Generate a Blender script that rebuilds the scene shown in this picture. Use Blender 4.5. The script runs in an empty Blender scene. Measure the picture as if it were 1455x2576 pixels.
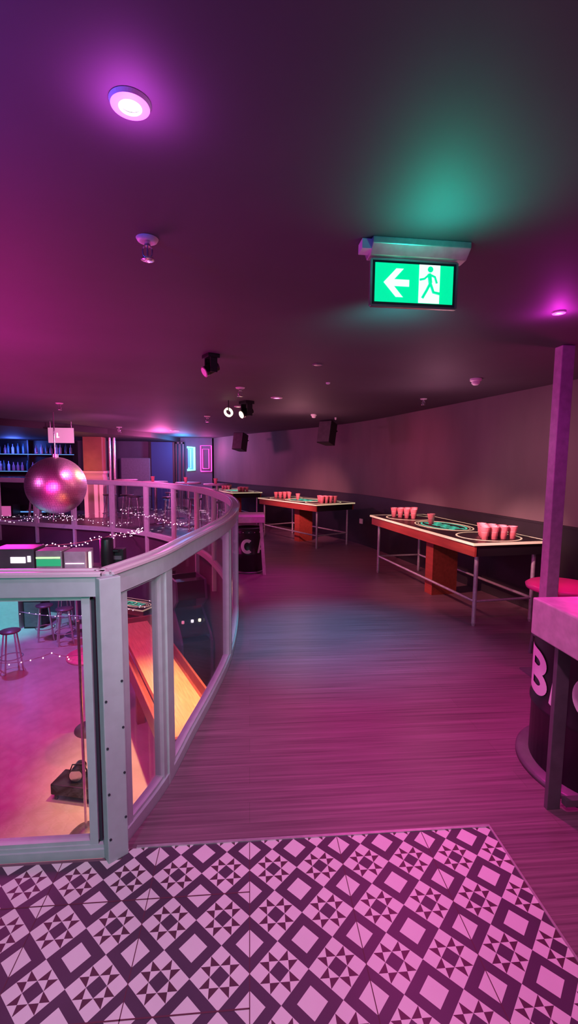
import bpy, bmesh, math, random
from mathutils import Vector, Matrix
from mathutils.geometry import tessellate_polygon
random.seed(7)
PI = math.pi
SC = bpy.context.scene
COL = SC.collection

# ------------------------------------------------------------------ materials
MATS = {}
def mat(name, col, rough=0.6, metal=0.0, noise=0.0, nscale=8.0, stretch=(1, 1, 1), bump=0.0, emit=None, estr=0.0, spec=0.5, coat=0.0):
    """procedural Principled surface: base colour broken up by object-space noise"""
    if name in MATS: return MATS[name]
    m = bpy.data.materials.new(name); m.use_nodes = True
    nt = m.node_tree; b = nt.nodes['Principled BSDF']
    b.inputs['Roughness'].default_value = rough
    b.inputs['Metallic'].default_value = metal
    b.inputs['Specular IOR Level'].default_value = spec
    b.inputs['Coat Weight'].default_value = coat
    c = (*col, 1)
    b.inputs['Base Color'].default_value = c
    if noise > 0 or bump > 0:
        tc = nt.nodes.new('ShaderNodeTexCoord'); mp = nt.nodes.new('ShaderNodeMapping')
        mp.inputs['Scale'].default_value = stretch
        nz = nt.nodes.new('ShaderNodeTexNoise'); nz.inputs['Scale'].default_value = nscale; nz.inputs['Detail'].default_value = 5
        nt.links.new(tc.outputs['Object'], mp.inputs['Vector']); nt.links.new(mp.outputs['Vector'], nz.inputs['Vector'])
        if noise > 0:
            rp = nt.nodes.new('ShaderNodeValToRGB')
            rp.color_ramp.elements[0].position = 0.3; rp.color_ramp.elements[1].position = 0.7
            rp.color_ramp.elements[0].color = (*[x * (1 - noise) for x in col], 1)
            rp.color_ramp.elements[1].color = (*[min(1, x * (1 + noise)) for x in col], 1)
            nt.links.new(nz.outputs['Fac'], rp.inputs['Fac']); nt.links.new(rp.outputs['Color'], b.inputs['Base Color'])
        if bump > 0:
            bp = nt.nodes.new('ShaderNodeBump'); bp.inputs['Strength'].default_value = bump; bp.inputs['Distance'].default_value = 0.01
            nt.links.new(nz.outputs['Fac'], bp.inputs['Height']); nt.links.new(bp.outputs['Normal'], b.inputs['Normal'])
    if emit:
        b.inputs['Emission Color'].default_value = (*emit, 1); b.inputs['Emission Strength'].default_value = estr
    MATS[name] = m
    return m

def glass_mat(name, tint=(0.93, 0.96, 0.96), refl=0.08):
    m = bpy.data.materials.new(name); m.use_nodes = True
    nt = m.node_tree; nt.nodes.remove(nt.nodes['Principled BSDF']); out = nt.nodes['Material Output']
    t = nt.nodes.new('ShaderNodeBsdfTransparent'); t.inputs[0].default_value = (*tint, 1)
    g = nt.nodes.new('ShaderNodeBsdfGlossy'); g.inputs['Roughness'].default_value = 0.03
    lw = nt.nodes.new('ShaderNodeLayerWeight'); lw.inputs['Blend'].default_value = 0.25
    mu = nt.nodes.new('ShaderNodeMath'); mu.operation = 'MULTIPLY_ADD'; mu.inputs[1].default_value = 0.25; mu.inputs[2].default_value = refl * 0.5
    mx = nt.nodes.new('ShaderNodeMixShader')
    nt.links.new(lw.outputs['Fresnel'], mu.inputs[0]); nt.links.new(mu.outputs[0], mx.inputs[0])
    nt.links.new(t.outputs[0], mx.inputs[1]); nt.links.new(g.outputs[0], mx.inputs[2]); nt.links.new(mx.outputs[0], out.inputs[0])
    return m

def wood_floor_mat():
    """grey-brown boards laid across the walkway, with fine streaks along the grain"""
    m = bpy.data.materials.new('boards'); m.use_nodes = True
    nt = m.node_tree; b = nt.nodes['Principled BSDF']; N = nt.nodes.new; L = nt.links.new
    tc = N('ShaderNodeTexCoord')
    br = N('ShaderNodeTexBrick'); br.inputs['Scale'].default_value = 1.0
    br.inputs['Brick Width'].default_value = 2.6; br.inputs['Row Height'].default_value = 0.12
    br.inputs['Mortar Size'].default_value = 0.0012; br.inputs['Mortar Smooth'].default_value = 0.3
    br.inputs['Color1'].default_value = (0.26, 0.145, 0.19, 1); br.inputs['Color2'].default_value = (0.225, 0.125, 0.165, 1)
    br.inputs['Mortar'].default_value = (0.17, 0.11, 0.12, 1); br.inputs['Bias'].default_value = 0.1
    L(tc.outputs['Object'], br.inputs['Vector'])
    mp = N('ShaderNodeMapping'); mp.inputs['Scale'].default_value = (1.2, 70, 1)
    nz = N('ShaderNodeTexNoise'); nz.inputs['Scale'].default_value = 1.0; nz.inputs['Detail'].default_value = 6; nz.inputs['Roughness'].default_value = 0.65
    L(tc.outputs['Object'], mp.inputs['Vector']); L(mp.outputs['Vector'], nz.inputs['Vector'])
    rp = N('ShaderNodeValToRGB'); rp.color_ramp.elements[0].position = 0.32; rp.color_ramp.elements[1].position = 0.68
    rp.color_ramp.elements[0].color = (0.50, 0.48, 0.50, 1); rp.color_ramp.elements[1].color = (1.25, 1.25, 1.25, 1)
    L(nz.outputs['Fac'], rp.inputs['Fac'])
    mx = N('ShaderNodeMix'); mx.data_type = 'RGBA'; mx.blend_type = 'MULTIPLY'; mx.inputs['Factor'].default_value = 1.0
    L(br.outputs['Color'], mx.inputs[6]); L(rp.outputs['Color'], mx.inputs[7]); L(mx.outputs[2], b.inputs['Base Color'])
    b.inputs['Roughness'].default_value = 0.42
    bp = N('ShaderNodeBump'); bp.inputs['Strength'].default_value = 0.25; bp.inputs['Distance'].default_value = 0.002
    L(nz.outputs['Fac'], bp.inputs['Height']); L(bp.outputs['Normal'], b.inputs['Normal'])
    return m

M = dict(
    boards=wood_floor_mat(),
    tile_light=mat('tile_light', (0.80, 0.74, 0.76), 0.45, noise=0.06, nscale=3),
    tile_dark=mat('tile_dark', (0.085, 0.045, 0.085), 0.45, noise=0.15, nscale=3),
    tile_star=mat('tile_star', (0.10, 0.035, 0.06), 0.45, noise=0.15, nscale=3),
    joint=mat('joint', (0.13, 0.03, 0.06), 0.7),
    ceiling=mat('ceiling_paint', (0.082, 0.070, 0.084), 0.7, noise=0.12, nscale=1.2, bump=0.15),
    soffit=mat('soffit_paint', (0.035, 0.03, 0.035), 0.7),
    wall=mat('wall_paint', (0.175, 0.135, 0.132), 0.7, noise=0.22, nscale=1.1, stretch=(1, 1, 0.35), bump=0.1),
    wall_far=mat('far_wall_paint', (0.10, 0.09, 0.13), 0.6, noise=0.2, nscale=2),
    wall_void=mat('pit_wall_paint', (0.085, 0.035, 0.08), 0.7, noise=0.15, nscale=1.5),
    lower=mat('dance_floor', (0.55, 0.45, 0.48), 0.28, noise=0.12, nscale=2.5),
    rail=mat('rail_paint', (0.46, 0.56, 0.55), 0.38, noise=0.05, nscale=20),
    rail_cap=mat('rail_cap', (0.72, 0.60, 0.66), 0.25, spec=0.7),
    near_black=mat('near_black', (0.03, 0.04, 0.05), 0.5),
    chrome=mat('chrome', (0.75, 0.72, 0.75), 0.22, metal=0.9),
    galv=mat('galvanised', (0.62, 0.58, 0.60), 0.38, metal=0.6, noise=0.12, nscale=30),
    steel_dark=mat('dark_steel', (0.16, 0.13, 0.16), 0.42, metal=0.3, noise=0.15, nscale=12),
    black=mat('black_plastic', (0.012, 0.011, 0.013), 0.4),
    black_gloss=mat('black_gloss', (0.010, 0.010, 0.012), 0.25),
    felt=mat('table_black', (0.014, 0.012, 0.011), 0.35),
    cream=mat('cream_line', (0.85, 0.78, 0.55), 0.5, emit=(1.0, 0.85, 0.5), estr=0.35),
    emblem=mat('emblem_glow', (0.05, 0.5, 0.36), 0.5, emit=(0.06, 0.8, 0.5), estr=0.55),
    apron=mat('red_wood', (0.32, 0.052, 0.032), 0.5, noise=0.18, nscale=6, stretch=(0.6, 5, 5)),
    cup=mat('red_cup', (0.98, 0.29, 0.31), 0.35, noise=0.1, nscale=30),
    cup_in=mat('cup_lining', (0.8, 0.7, 0.7), 0.4),
    white=mat('white_plastic', (0.82, 0.80, 0.80), 0.4),
    slab=mat('table_slab', (0.60, 0.40, 0.52), 0.4, noise=0.14, nscale=22),
    drum=mat('drum_black', (0.014, 0.011, 0.014), 0.35),
    letter=mat('drum_letter', (0.88, 0.80, 0.86), 0.5),
    seat_pink=mat('pink_vinyl', (1.0, 0.06, 0.36), 0.4),
    lane=mat('lane_maple', (0.95, 0.58, 0.28), 0.22, noise=0.16, nscale=4, stretch=(1, 14, 1)),
    lane_side=mat('lane_side', (0.42, 0.13, 0.10), 0.4, noise=0.15, nscale=8),
    brown=mat('pillar_brown', (0.34, 0.14, 0.10), 0.6, noise=0.15, nscale=4),
    pillar_pale=mat('pillar_pale', (0.80, 0.55, 0.52), 0.5),
    mirror=mat('mirror_tile', (0.95, 0.88, 0.90), 0.36, metal=1.0),
    mirror_gap=mat('mirror_gap', (0.6, 0.5, 0.55), 0.4, metal=0.8),
    bottle_clear=mat('bottle_clear', (0.45, 0.55, 0.75), 0.12, spec=0.8),
    bottle_amber=mat('bottle_amber', (0.30, 0.16, 0.25), 0.12, spec=0.8),
    bottle_green=mat('bottle_green', (0.06, 0.16, 0.22), 0.12, spec=0.8),
    grey_cloth=mat('grey_cloth', (0.22, 0.20, 0.24), 0.9, noise=0.1, nscale=20),
    screen_grey=mat('screen_grey', (0.55, 0.55, 0.52), 0.6, emit=(0.45, 0.45, 0.47), estr=0.28),
    paper=mat('paper', (0.85, 0.82, 0.85), 0.7),
    glass=glass_mat('balustrade_glass'),
    dome=glass_mat('clear_plastic', (0.85, 0.8, 0.85), 0.3),
)
def glow(name, col, s):
    return mat(name, tuple(min(1, c) for c in col), 0.4, emit=col, estr=s)
G = dict(
    down=glow('lamp_lens', (1.0, 0.80, 1.0), 9.0), down_pink=glow('pink_lamp_lens', (1.0, 0.25, 0.75), 5.0),
    sign=glow('sign_green', (0.0, 0.90, 0.36), 0.95), sign_white=glow('sign_white', (0.86, 1.0, 0.93), 1.05),
    bulb=glow('fairy_bulb', (1.0, 0.72, 0.92), 1.8), neon_cyan=glow('neon_cyan', (0.25, 0.95, 0.80), 1.6),
    neon_blue=glow('neon_blue', (0.02, 0.35, 0.75), 0.8), neon_pink=glow('neon_pink', (1.0, 0.10, 0.55), 1.1),
    led_blue=glow('led_blue', (0.15, 0.40, 1.0), 1.6), lens_warm=glow('lens_warm', (1.0, 0.88, 0.62), 2.0),
    led_pink=glow('led_pink', (1.0, 0.25, 0.45), 0.8), screen_green=glow('screen_green', (0.03, 0.42, 0.18), 0.7),
    led_lime=glow('led_lime', (0.6, 1.0, 0.45), 1.0), panel_pink=glow('panel_pink', (0.8, 0.12, 0.45), 0.35),
    fridge=glow('fridge_glow', (0.95, 0.18, 0.55), 0.6), teal=glow('teal_glow', (0.05, 0.5, 0.55), 0.8), white=glow('white_led', (1, 0.9, 1), 1.5),
)

# ------------------------------------------------------------------ mesh builder
class MB:
    def __init__(s): s.v = []; s.f = []; s.mi = []; s.sm = []
    def add(s, vs, fs, m=0, smooth=False):
        b = len(s.v); s.v += [tuple(v) for v in vs]
        for f in fs: s.f.append(tuple(b + i for i in f)); s.mi.append(m); s.sm.append(smooth)
        return s
    def box(s, x0, x1, y0, y1, z0, z1, m=0):
        vs = [(x0,y0,z0),(x1,y0,z0),(x1,y1,z0),(x0,y1,z0),(x0,y0,z1),(x1,y0,z1),(x1,y1,z1),(x0,y1,z1)]
        return s.add(vs, [(0,3,2,1),(4,5,6,7),(0,1,5,4),(1,2,6,5),(2,3,7,6),(3,0,4,7)], m)
    def obox(s, c, size, rot=0.0, tilt=0.0, m=0):
        R = Matrix.Rotation(rot, 3, 'Z') @ Matrix.Rotation(tilt, 3, 'X'); c = Vector(c); h = Vector(size) / 2
        vs = [c + R @ Vector((sx*h.x, sy*h.y, sz*h.z)) for sz in (-1,1) for sx, sy in ((-1,-1),(1,-1),(1,1),(-1,1))]
        return s.add(vs, [(0,3,2,1),(4,5,6,7),(0,1,5,4),(1,2,6,5),(2,3,7,6),(3,0,4,7)], m)
    def cyl(s, p0, p1, r0, r1=None, n=16, m=0, caps=True):
        r1 = r0 if r1 is None else r1
        p0 = Vector(p0); p1 = Vector(p1); d = (p1 - p0).normalized()
        a = d.orthogonal().normalized(); b = d.cross(a)
        ring = lambda p, r: [p + (a*math.cos(t) + b*math.sin(t))*r for t in (2*PI*i/n for i in range(n))]
        v0, v1 = ring(p0, r0), ring(p1, r1)
        s.add(v0 + v1, [(i, (i+1) % n, n+(i+1) % n, n+i) for i in range(n)], m, True)
        if caps: s.add(v0, [tuple(reversed(range(n)))], m); s.add(v1, [tuple(range(n))], m)
        return s
    def lathe(s, prof, c=(0,0,0), n=24, m=0, smooth=True):
        vs = []; 
        for r, z in prof: vs += [(c[0]+r*math.cos(2*PI*i/n), c[1]+r*math.sin(2*PI*i/n), c[2]+z) for i in range(n)]
        fs = [(k*n+i, k*n+(i+1) % n, (k+1)*n+(i+1) % n, (k+1)*n+i) for k in range(len(prof)-1) for i in range(n)]
        return s.add(vs, fs, m, smooth)
    def tube(s, pts, r, n=8, m=0):
        pts = [Vector(p) for p in pts]; rings = []; up = None
        for i, p in enumerate(pts):
            d = (pts[min(i+1, len(pts)-1)] - pts[max(i-1, 0)]).normalized()
            if up is None: up = d.orthogonal().normalized()
            a = (up - d*up.dot(d)).normalized(); up = a; b = d.cross(a)
            rings += [p + (a*math.cos(2*PI*k/n) + b*math.sin(2*PI*k/n))*r for k in range(n)]
        fs = [(i*n+k, i*n+(k+1) % n, (i+1)*n+(k+1) % n, (i+1)*n+k) for i in range(len(pts)-1) for k in range(n)]
        fs += [tuple(reversed(range(n))), tuple(range((len(pts)-1)*n, len(pts)*n))]
        return s.add(rings, fs, m, True)
    def sphere(s, c, r, nu=16, nv=10, m=0, smooth=True, z0=-1.0, z1=1.0):
        a0, a1 = math.asin(z0), math.asin(z1); prof = []
        for k in range(nv+1):
            a = a0 + (a1-a0)*k/nv; prof.append((max(1e-5, r*math.cos(a)), r*math.sin(a)))
        return s.lathe(prof, c, nu, m, smooth)
    def prism(s, poly, z0, z1, m=0):
        n = len(poly); vs = [(x,y,z0) for x,y in poly] + [(x,y,z1) for x,y in poly]
        return s.add(vs, [tuple(reversed(range(n))), tuple(range(n, 2*n))] + [(i,(i+1)%n,n+(i+1)%n,n+i) for i in range(n)], m)
    def xprism(s, poly, x0, x1, m=0):      # profile in (y, z), extruded along x
        n = len(poly); vs = [(x0,y,z) for y,z in poly] + [(x1,y,z) for y,z in poly]
        return s.add(vs, [tuple(reversed(range(n))), tuple(range(n, 2*n))] + [(i,(i+1)%n,n+(i+1)%n,n+i) for i in range(n)], m)
    def annulus(s, c, rx, ry, w, z0, z1, n=40, m=0, a0=0.0, a1=2*PI, cut=None):
        full = abs(a1-a0-2*PI) < 1e-6; k = n if full else n+1; vs = []
        for i in range(k):
            t = a0 + (a1-a0)*i/n; ct, st = math.cos(t), math.sin(t)
            for q, z in ((0,z0),(0,z1),(w,z1),(w,z0)): vs.append((c[0]+(rx-q)*ct, c[1]+(ry-q)*st, z))
        fs = []
        for i in range(n if full else k-1):
            j = (i+1) % k
            for q in range(4): fs.append((i*4+q, j*4+q, j*4+(q+1)%4, i*4+(q+1)%4))
        return s.add(vs, fs, m)
    def sweep(s, pts, nrm, o0, o1, z0, z1, m=0):       # rectangular section carried along a plan curve
        vs = []
        for p, q in zip(pts, nrm):
            for o, z in ((o0,z0),(o1,z0),(o1,z1),(o0,z1)): vs.append((p.x+q.x*o, p.y+q.y*o, z))
        k = len(pts); fs = [(i*4+q, i*4+(q+1)%4, (i+1)*4+(q+1)%4, (i+1)*4+q) for i in range(k-1) for q in range(4)]
        fs += [(3,2,1,0), tuple((k-1)*4+q for q in range(4))]
        return s.add(vs, fs, m)
    def build(s, name, mats, parent=None, bevel=0.0, at=None, rotz=0.0, world=False):
        """world=True: the vertices are world coordinates and are brought into the parent's frame"""
        me = bpy.data.meshes.new(name)
        vs = s.v
        if world and parent is not None:
            mw = Matrix.Identity(4); q = parent
            while q is not None:
                mw = Matrix.Translation(q.location) @ Matrix.Rotation(q.rotation_euler.z, 4, 'Z') @ mw; q = q.parent
            inv = mw.inverted()
            vs = [tuple(inv @ Vector(v)) for v in vs]
        me.from_pydata(vs, [], s.f)
        for m_ in (mats if isinstance(mats, (list, tuple)) else [mats]): me.materials.append(m_)
        for p, i, sm in zip(me.polygons, s.mi, s.sm): p.material_index = i; p.use_smooth = sm
        bm = bmesh.new(); bm.from_mesh(me); bmesh.ops.recalc_face_normals(bm, faces=bm.faces); bm.to_mesh(me); bm.free()
        o = bpy.data.objects.new(name, me); COL.objects.link(o)
        if parent is not None: o.parent = parent
        if at is not None: o.location = at
        o.rotation_euler.z = rotz
        if bevel > 0:
            bv = o.modifiers.new('bevel', 'BEVEL'); bv.width = bevel; bv.segments = 2; bv.limit_method = 'ANGLE'
        return o

def thing(name, label, cat, loc=(0,0,0), rotz=0.0, group=None):
    o = bpy.data.objects.new(name, None); o.empty_display_size = 0.05; COL.objects.link(o)
    o.location = loc; o.rotation_euler.z = rotz
    return tag(o, label, cat, group)
def tag(o, label, cat, group=None):
    o['label'] = label; o['category'] = cat
    if group: o['group'] = group
    return o
def struct(o): o['kind'] = 'structure'; return o
def dup(root, loc, rotz=0.0, label=None, group=None):
    r = root.copy(); COL.objects.link(r); r.location = loc; r.rotation_euler.z = rotz
    if label: r['label'] = label
    if group: r['group'] = group
    for ch in list(root.children):
        c = ch.copy(); COL.objects.link(c); c.parent = r
        for g in list(ch.children):
            d = g.copy(); COL.objects.link(d); d.parent = c
    return r

# ------------------------------------------------------------------ camera
F, YAW, PITCH, ROLL = 1162.64, 0.0853735, 0.10346978, -0.008839
def cam_axes():
    cy, sy, cp, sp, cr, sr = math.cos(YAW), math.sin(YAW), math.cos(PITCH), math.sin(PITCH), math.cos(ROLL), math.sin(ROLL)
    fw = Vector((sy*cp, cy*cp, -sp)); rt = Vector((cy, -sy, 0)); dn = fw.cross(rt)
    return rt*cr + dn*sr, -rt*sr + dn*cr, fw
RT, DN, FW = cam_axes()
cd = bpy.data.cameras.new('camera'); cam = bpy.data.objects.new('camera', cd); COL.objects.link(cam)
cd.sensor_fit = 'VERTICAL'; cd.sensor_height = 36.0; cd.lens = F*36/2576; cd.clip_start = 0.02; cd.clip_end = 80
cam.matrix_world = Matrix(((RT.x,-DN.x,-FW.x,0),(RT.y,-DN.y,-FW.y,0),(RT.z,-DN.z,-FW.z,1.5),(0,0,0,1)))
SC.camera = cam

CEIL, LOW = 2.3, -2.1
# ------------------------------------------------------------------ the opening in the floor: a plan curve
def catmull(ctrl, step=0.06):
    P = [Vector(c) for c in ctrl]; out = []
    for i in range(len(P)-1):
        p0 = P[max(i-1,0)]; p1 = P[i]; p2 = P[i+1]; p3 = P[min(i+2,len(P)-1)]
        n = max(2, int((p2-p1).length/step))
        for k in range(n):
            t = k/n
            out.append(0.5*((2*p1)+(p2-p0)*t+(2*p0-5*p1+4*p2-p3)*t*t+(3*p1-p0-3*p2+p3)*t**3))
    out.append(P[-1]); return out
CTRL = [(-0.53,1.70),(-0.41,2.05),(-0.335,2.45),(-0.25,2.9),(-0.175,3.4),(-0.14,4.0),(-0.15,4.75),(-0.24,5.6),(-0.43,6.5),(-0.72,7.5),(-1.18,8.5),
        (-1.95,9.6),(-2.85,10.35),(-3.85,10.85),(-4.9,11.3),(-6.0,11.75),(-7.4,12.1)]
CURVE = catmull(CTRL)
def normals(pts):                     # pointing away from the opening
    out = []
    for i in range(len(pts)):
        d = (pts[min(i+1,len(pts)-1)] - pts[max(i-1,0)]).normalized(); out.append(Vector((d.y, -d.x)))
    return out
NRM = normals(CURVE)
ARC = [0.0]
for a, b in zip(CURVE, CURVE[1:]): ARC.append(ARC[-1] + (b-a).length)
def along(s):
    for i in range(len(ARC)-1):
        if ARC[i+1] >= s:
            t = (s-ARC[i])/(ARC[i+1]-ARC[i]); return CURVE[i].lerp(CURVE[i+1], t), NRM[i].lerp(NRM[i+1], t).normalized()
    return CURVE[-1], NRM[-1]
def seg(s0, s1, step=0.08):
    n = max(1, int((s1-s0)/step)); r = [along(s0+(s1-s0)*i/n) for i in range(n+1)]
    return [a for a,_ in r], [b for _,b in r]
EDGE = 0.032
HOLE = [(p.x+n.x*EDGE, p.y+n.y*EDGE) for p, n in zip(CURVE, NRM)] + [(-7.6,12.15),(-7.6,1.70-EDGE),(-0.56,1.70-EDGE)]

# ------------------------------------------------------------------ setting
def flat_with_hole(name, outer, hole, z, m):
    loops = [[Vector((x,y,0)) for x,y in outer], [Vector((x,y,0)) for x,y in hole]]
    tri = tessellate_polygon(loops); vs = [(x,y,z) for x,y in outer+hole]
    return struct(MB().add(vs, [tuple(t) for t in tri]).build(name, m))
TX, TY = 0.992, 1.70                                     # where the tiles end
flat_with_hole('floor', [(-11,-3),(4.2,-3),(4.2,16.2),(-11,16.2)], HOLE, 0.0, M['boards'])

def clip(poly, xmax, ymax, xmin=-2.6, ymin=-1.2):
    for ax, lim, sgn in ((0,xmax,1),(1,ymax,1),(0,xmin,-1),(1,ymin,-1)):
        out = []; ins = lambda p: sgn*(p[ax]-lim) <= 1e-9
        for i in range(len(poly)):
            a, b = poly[i], poly[(i+1) % len(poly)]
            if ins(a): out.append(a)
            if ins(a) != ins(b):
                t = (lim-a[ax])/(b[ax]-a[ax]); out.append((a[0]+(b[0]-a[0])*t, a[1]+(b[1]-a[1])*t))
        poly = out
        if len(poly) < 3: return []
    return poly
def tile_floor():
    U = 1.5/8.56279731; mb = MB(); Z = 0.004
    def put(pts, m, z=Z):
        w = clip([((u-0.0005)*U, (8.4577+v)*U) for u, v in pts], TX, TY)
        # keep clear of the opening behind the balustrade
        if len(w) >= 3 and not all(x < -0.50 and y > 1.652 for x, y in w):
            w2 = w
            if min(x for x,_ in w) < -0.56: w2 = clip(w, -0.0, 1.652)
            if len(w2) >= 3: mb.add([(x,y,z) for x,y in w2], [tuple(range(len(w2)))], m)
    def dia(cu, cv, a0, a1, b0, b1):       # a box in the turned (a, b) axes
        return [(cu+(a+b)/2, cv+(a-b)/2) for a, b in ((a0,b0),(a1,b0),(a1,b1),(a0,b1))]
    for i in range(-16, 8):
        for j in range(-18, 3):
            g = 0.25; 
            put(dia(i,j,-g,g,-g,g), 0)
            for q in ((-.5,.5,-.5,-g),(-.5,.5,g,.5),(-.5,-g,-g,g),(g,.5,-g,g)): put(dia(i,j,*q), 1)
            cu, cv = i+.5, j+.5; t = 1/6; e = [-.5,-t,t,.5]
            for x in range(3):
                for y in range(3):
                    a0,a1,b0,b1 = e[x],e[x+1],e[y],e[y+1]
                    if (x,y) == (1,1): put(dia(cu,cv,a0,a1,b0,b1), 1)
                    elif x != 1 and y != 1: put(dia(cu,cv,a0,a1,b0,b1), 0)
                    else:
                        c4 = dia(cu,cv,a0,a1,b0,b1); mid = (sum(p[0] for p in c4)/4, sum(p[1] for p in c4)/4)
                        du, dv = mid[0]-cu, mid[1]-cv
                        N_, E_, S_, W_ = sorted(c4, key=lambda p: p[1])[0], max(c4, key=lambda p: p[0]), max(c4, key=lambda p: p[1]), min(c4, key=lambda p: p[0])
                        quads = {(1,-1):(N_,E_),(1,1):(E_,S_),(-1,1):(S_,W_),(-1,-1):(W_,N_)}
                        for (sx, sy), (p, q) in quads.items():
                            along_axis = (sx*du > 0) == (sy*dv > 0)       # towards or away from the middle
                            put([mid, p, q], 0 if along_axis else 2)
    w = 0.008
    for i in range(-16, 8, 2):
        put([(i-w,-18),(i+w,-18),(i+w,3),(i-w,3)], 3, Z+0.0006)
    for j in range(-18, 4, 2):
        put([(-16,j-w*1.5),(8,j-w*1.5),(8,j+w*1.5),(-16,j+w*1.5)], 3, Z+0.0006)
    return struct(mb.build('floor_tiles', [M['tile_light'], M['tile_dark'], M['tile_star'], M['joint']]))
tile_floor()
struct(MB().box(-0.44, TX, TY, TY+0.012, 0, 0.008).box(TX, TX+0.008, -1.2, TY+0.012, 0, 0.007).build('trim_1', M['galv']))
struct(MB().box(-11,4.2,-3,16.2,CEIL,CEIL+0.1).build('ceiling', M['ceiling']))
WALLR = catmull([(3.15,-3.0),(3.2,0.5),(3.15,2.5),(3.02,4.0),(2.85,5.0),(2.52,6.7),(2.18,8.3),(1.70,9.6),(1.24,10.5),(0.66,11.5),(0.02,12.6),(-0.62,13.9),(-1.15,15.09)], 0.25)
wn = normals(WALLR)
struct(MB().sweep(WALLR, wn, 0.0, 0.15, 0, CEIL).build('wall_right', M['wall']))
struct(MB().box(-11, -1.2, 15.1, 15.25, 0, CEIL).build('wall_far', M['wall_far']))
struct(MB().box(-11.1, -11, -3, 15.2, 0, CEIL).build('wall_left', M['wall_far']))
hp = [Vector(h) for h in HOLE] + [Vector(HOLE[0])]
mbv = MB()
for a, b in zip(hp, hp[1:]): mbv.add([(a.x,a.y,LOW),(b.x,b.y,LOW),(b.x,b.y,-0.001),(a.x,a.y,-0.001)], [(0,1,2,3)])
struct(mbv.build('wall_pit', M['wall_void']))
struct(MB().add([(x,y,LOW) for x,y in ((-8,1.4),(0.4,1.4),(0.4,12.6),(-8,12.6))], [(0,1,2,3)]).build('floor_lower', M['lower']))
struct(MB().sweep(WALLR, wn, -0.025, -0.001, 0, 0.92).sweep(WALLR, wn, -0.032, -0.001, 0.92, 0.94).build('trim_3', mat('dado_paint', (0.018,0.015,0.018), 0.6, noise=0.2, nscale=5)))
# dropped soffit over the bar side
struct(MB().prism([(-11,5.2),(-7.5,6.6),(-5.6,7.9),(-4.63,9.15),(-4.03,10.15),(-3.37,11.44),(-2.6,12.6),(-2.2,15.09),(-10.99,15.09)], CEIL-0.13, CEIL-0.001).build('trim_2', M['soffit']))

# ------------------------------------------------------------------ balustrade round the opening
bal = thing('balustrade', 'grey painted steel balustrade with glass panels round the oval floor opening', 'railing', (-0.5,1.7,0))
front = [Vector((-7.5,1.70)), Vector((-0.53,1.70))]; fn = [Vector((0,-1)), Vector((0,-1))]
# top rails and their polished caps
MB().sweep(front, fn, -0.035, 0.035, 1.022, 1.096).build('top_rail', M['rail'], bal, world=True)
MB().sweep(CURVE, NRM, -0.035, 0.035, 1.018, 1.096).build('top_rail', M['rail'], bal, world=True)
capb = MB()
for o0, o1, z1 in ((-0.044,0.044,1.106),(-0.032,-0.022,1.112),(0.024,0.034,1.112)):
    capb.sweep(front, fn, o0, o1, 1.096, z1); capb.sweep(CURVE, NRM, o0, o1, 1.096, z1)
capb.build('rail_cap', M['rail_cap'], bal, world=True)
MB().sweep(front, fn, -0.03, 0.032, 0.001, 0.036).sweep(front, fn, -0.02, 0.024, 0.036, 0.05).build('bottom_rail', M['rail'], bal, world=True)
MB().sweep(CURVE, NRM, -0.03, 0.03, -0.03, 0.05).build('bottom_rail', M['rail'], bal, world=True)
def post(p, n, w, z0=-0.40, name='post', d=None):
    d = d or w
    rot = math.atan2(n.y, n.x)
    return MB().obox((p.x,p.y,(z0+1.022)/2), (d,w,1.022-z0), rot).build(name, M['rail'], bal, bevel=0.004, world=True)
cp = Vector((-0.508,1.675))
corner = MB().obox((cp.x,cp.y,0.547), (0.045,0.078,1.092), math.radians(-52)).build('corner_post', M['rail'], bal, bevel=0.004, world=True)
fdir = Vector((math.cos(math.radians(-52)), math.sin(math.radians(-52)))); sdir = Vector((-fdir.y, fdir.x))
for z in (0.16, 0.34, 0.52, 0.70):
    for w_, dz in ((0.030, 0.0), (-0.030, -0.06)):
        q = cp + fdir*0.022 + sdir*w_; MB().cyl((q.x,q.y,z+dz), (q.x+fdir.x*.004,q.y+fdir.y*.004,z+dz), 0.0045, n=10).build('bolt', M['near_black'], corner, world=True)
PS = [0.425, 1.80, 3.02, 4.15, 5.28, 6.40, 7.52, 8.64, 9.74, 10.84, 11.95, 13.1, 14.2]
for i, s in enumerate(PS):
    if s < ARC[-1]: 
        p, n = along(s); post(p, n, 0.060 if i == 0 else 0.055, d=0.062, z0=-0.42)
for x in (-1.75, -3.0, -4.25, -5.5, -6.75): post(Vector((x,1.70)), Vector((0,-1)), 0.08, d=0.062, z0=-0.3)
def panel(pts, nr, inset=0.0):
    g = MB().sweep(pts, nr, -0.004, 0.004, 0.055, 1.012).build('glass_panel', M['glass'], bal, world=True)
    fr = MB()
    a, b = pts[0], pts[-1]
    for p, q, nn in ((pts[0], pts[1], nr[0]), (pts[-1], pts[-2], nr[-1])):
        d = (q-p).normalized(); rot = math.atan2(nn.y, nn.x); c = p + d*0.015
        fr.obox((c.x,c.y,0.53), (0.045,0.030,0.97), rot)
        c2 = p - d*0.006
        fr.obox((c2.x,c2.y,0.53), (0.020,0.012,0.95), rot, m=1)  # dark strip standing in for the shaded gap beside the post
    fr.sweep(pts, nr, -0.018, 0.018, 0.05, 0.064).sweep(pts, nr, -0.018, 0.018, 1.004, 1.02)
    fr.build('panel_frame', [M['rail'], M['near_black']], g, world=True)
prev = 0.075
for s in PS:
    if s > ARC[-1]: break
    panel(*seg(prev, s-0.035)); prev = s+0.035
xs = [-0.575, -1.70, -1.80, -2.95, -3.05, -4.2, -4.3, -5.45, -5.55, -6.7]
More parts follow.
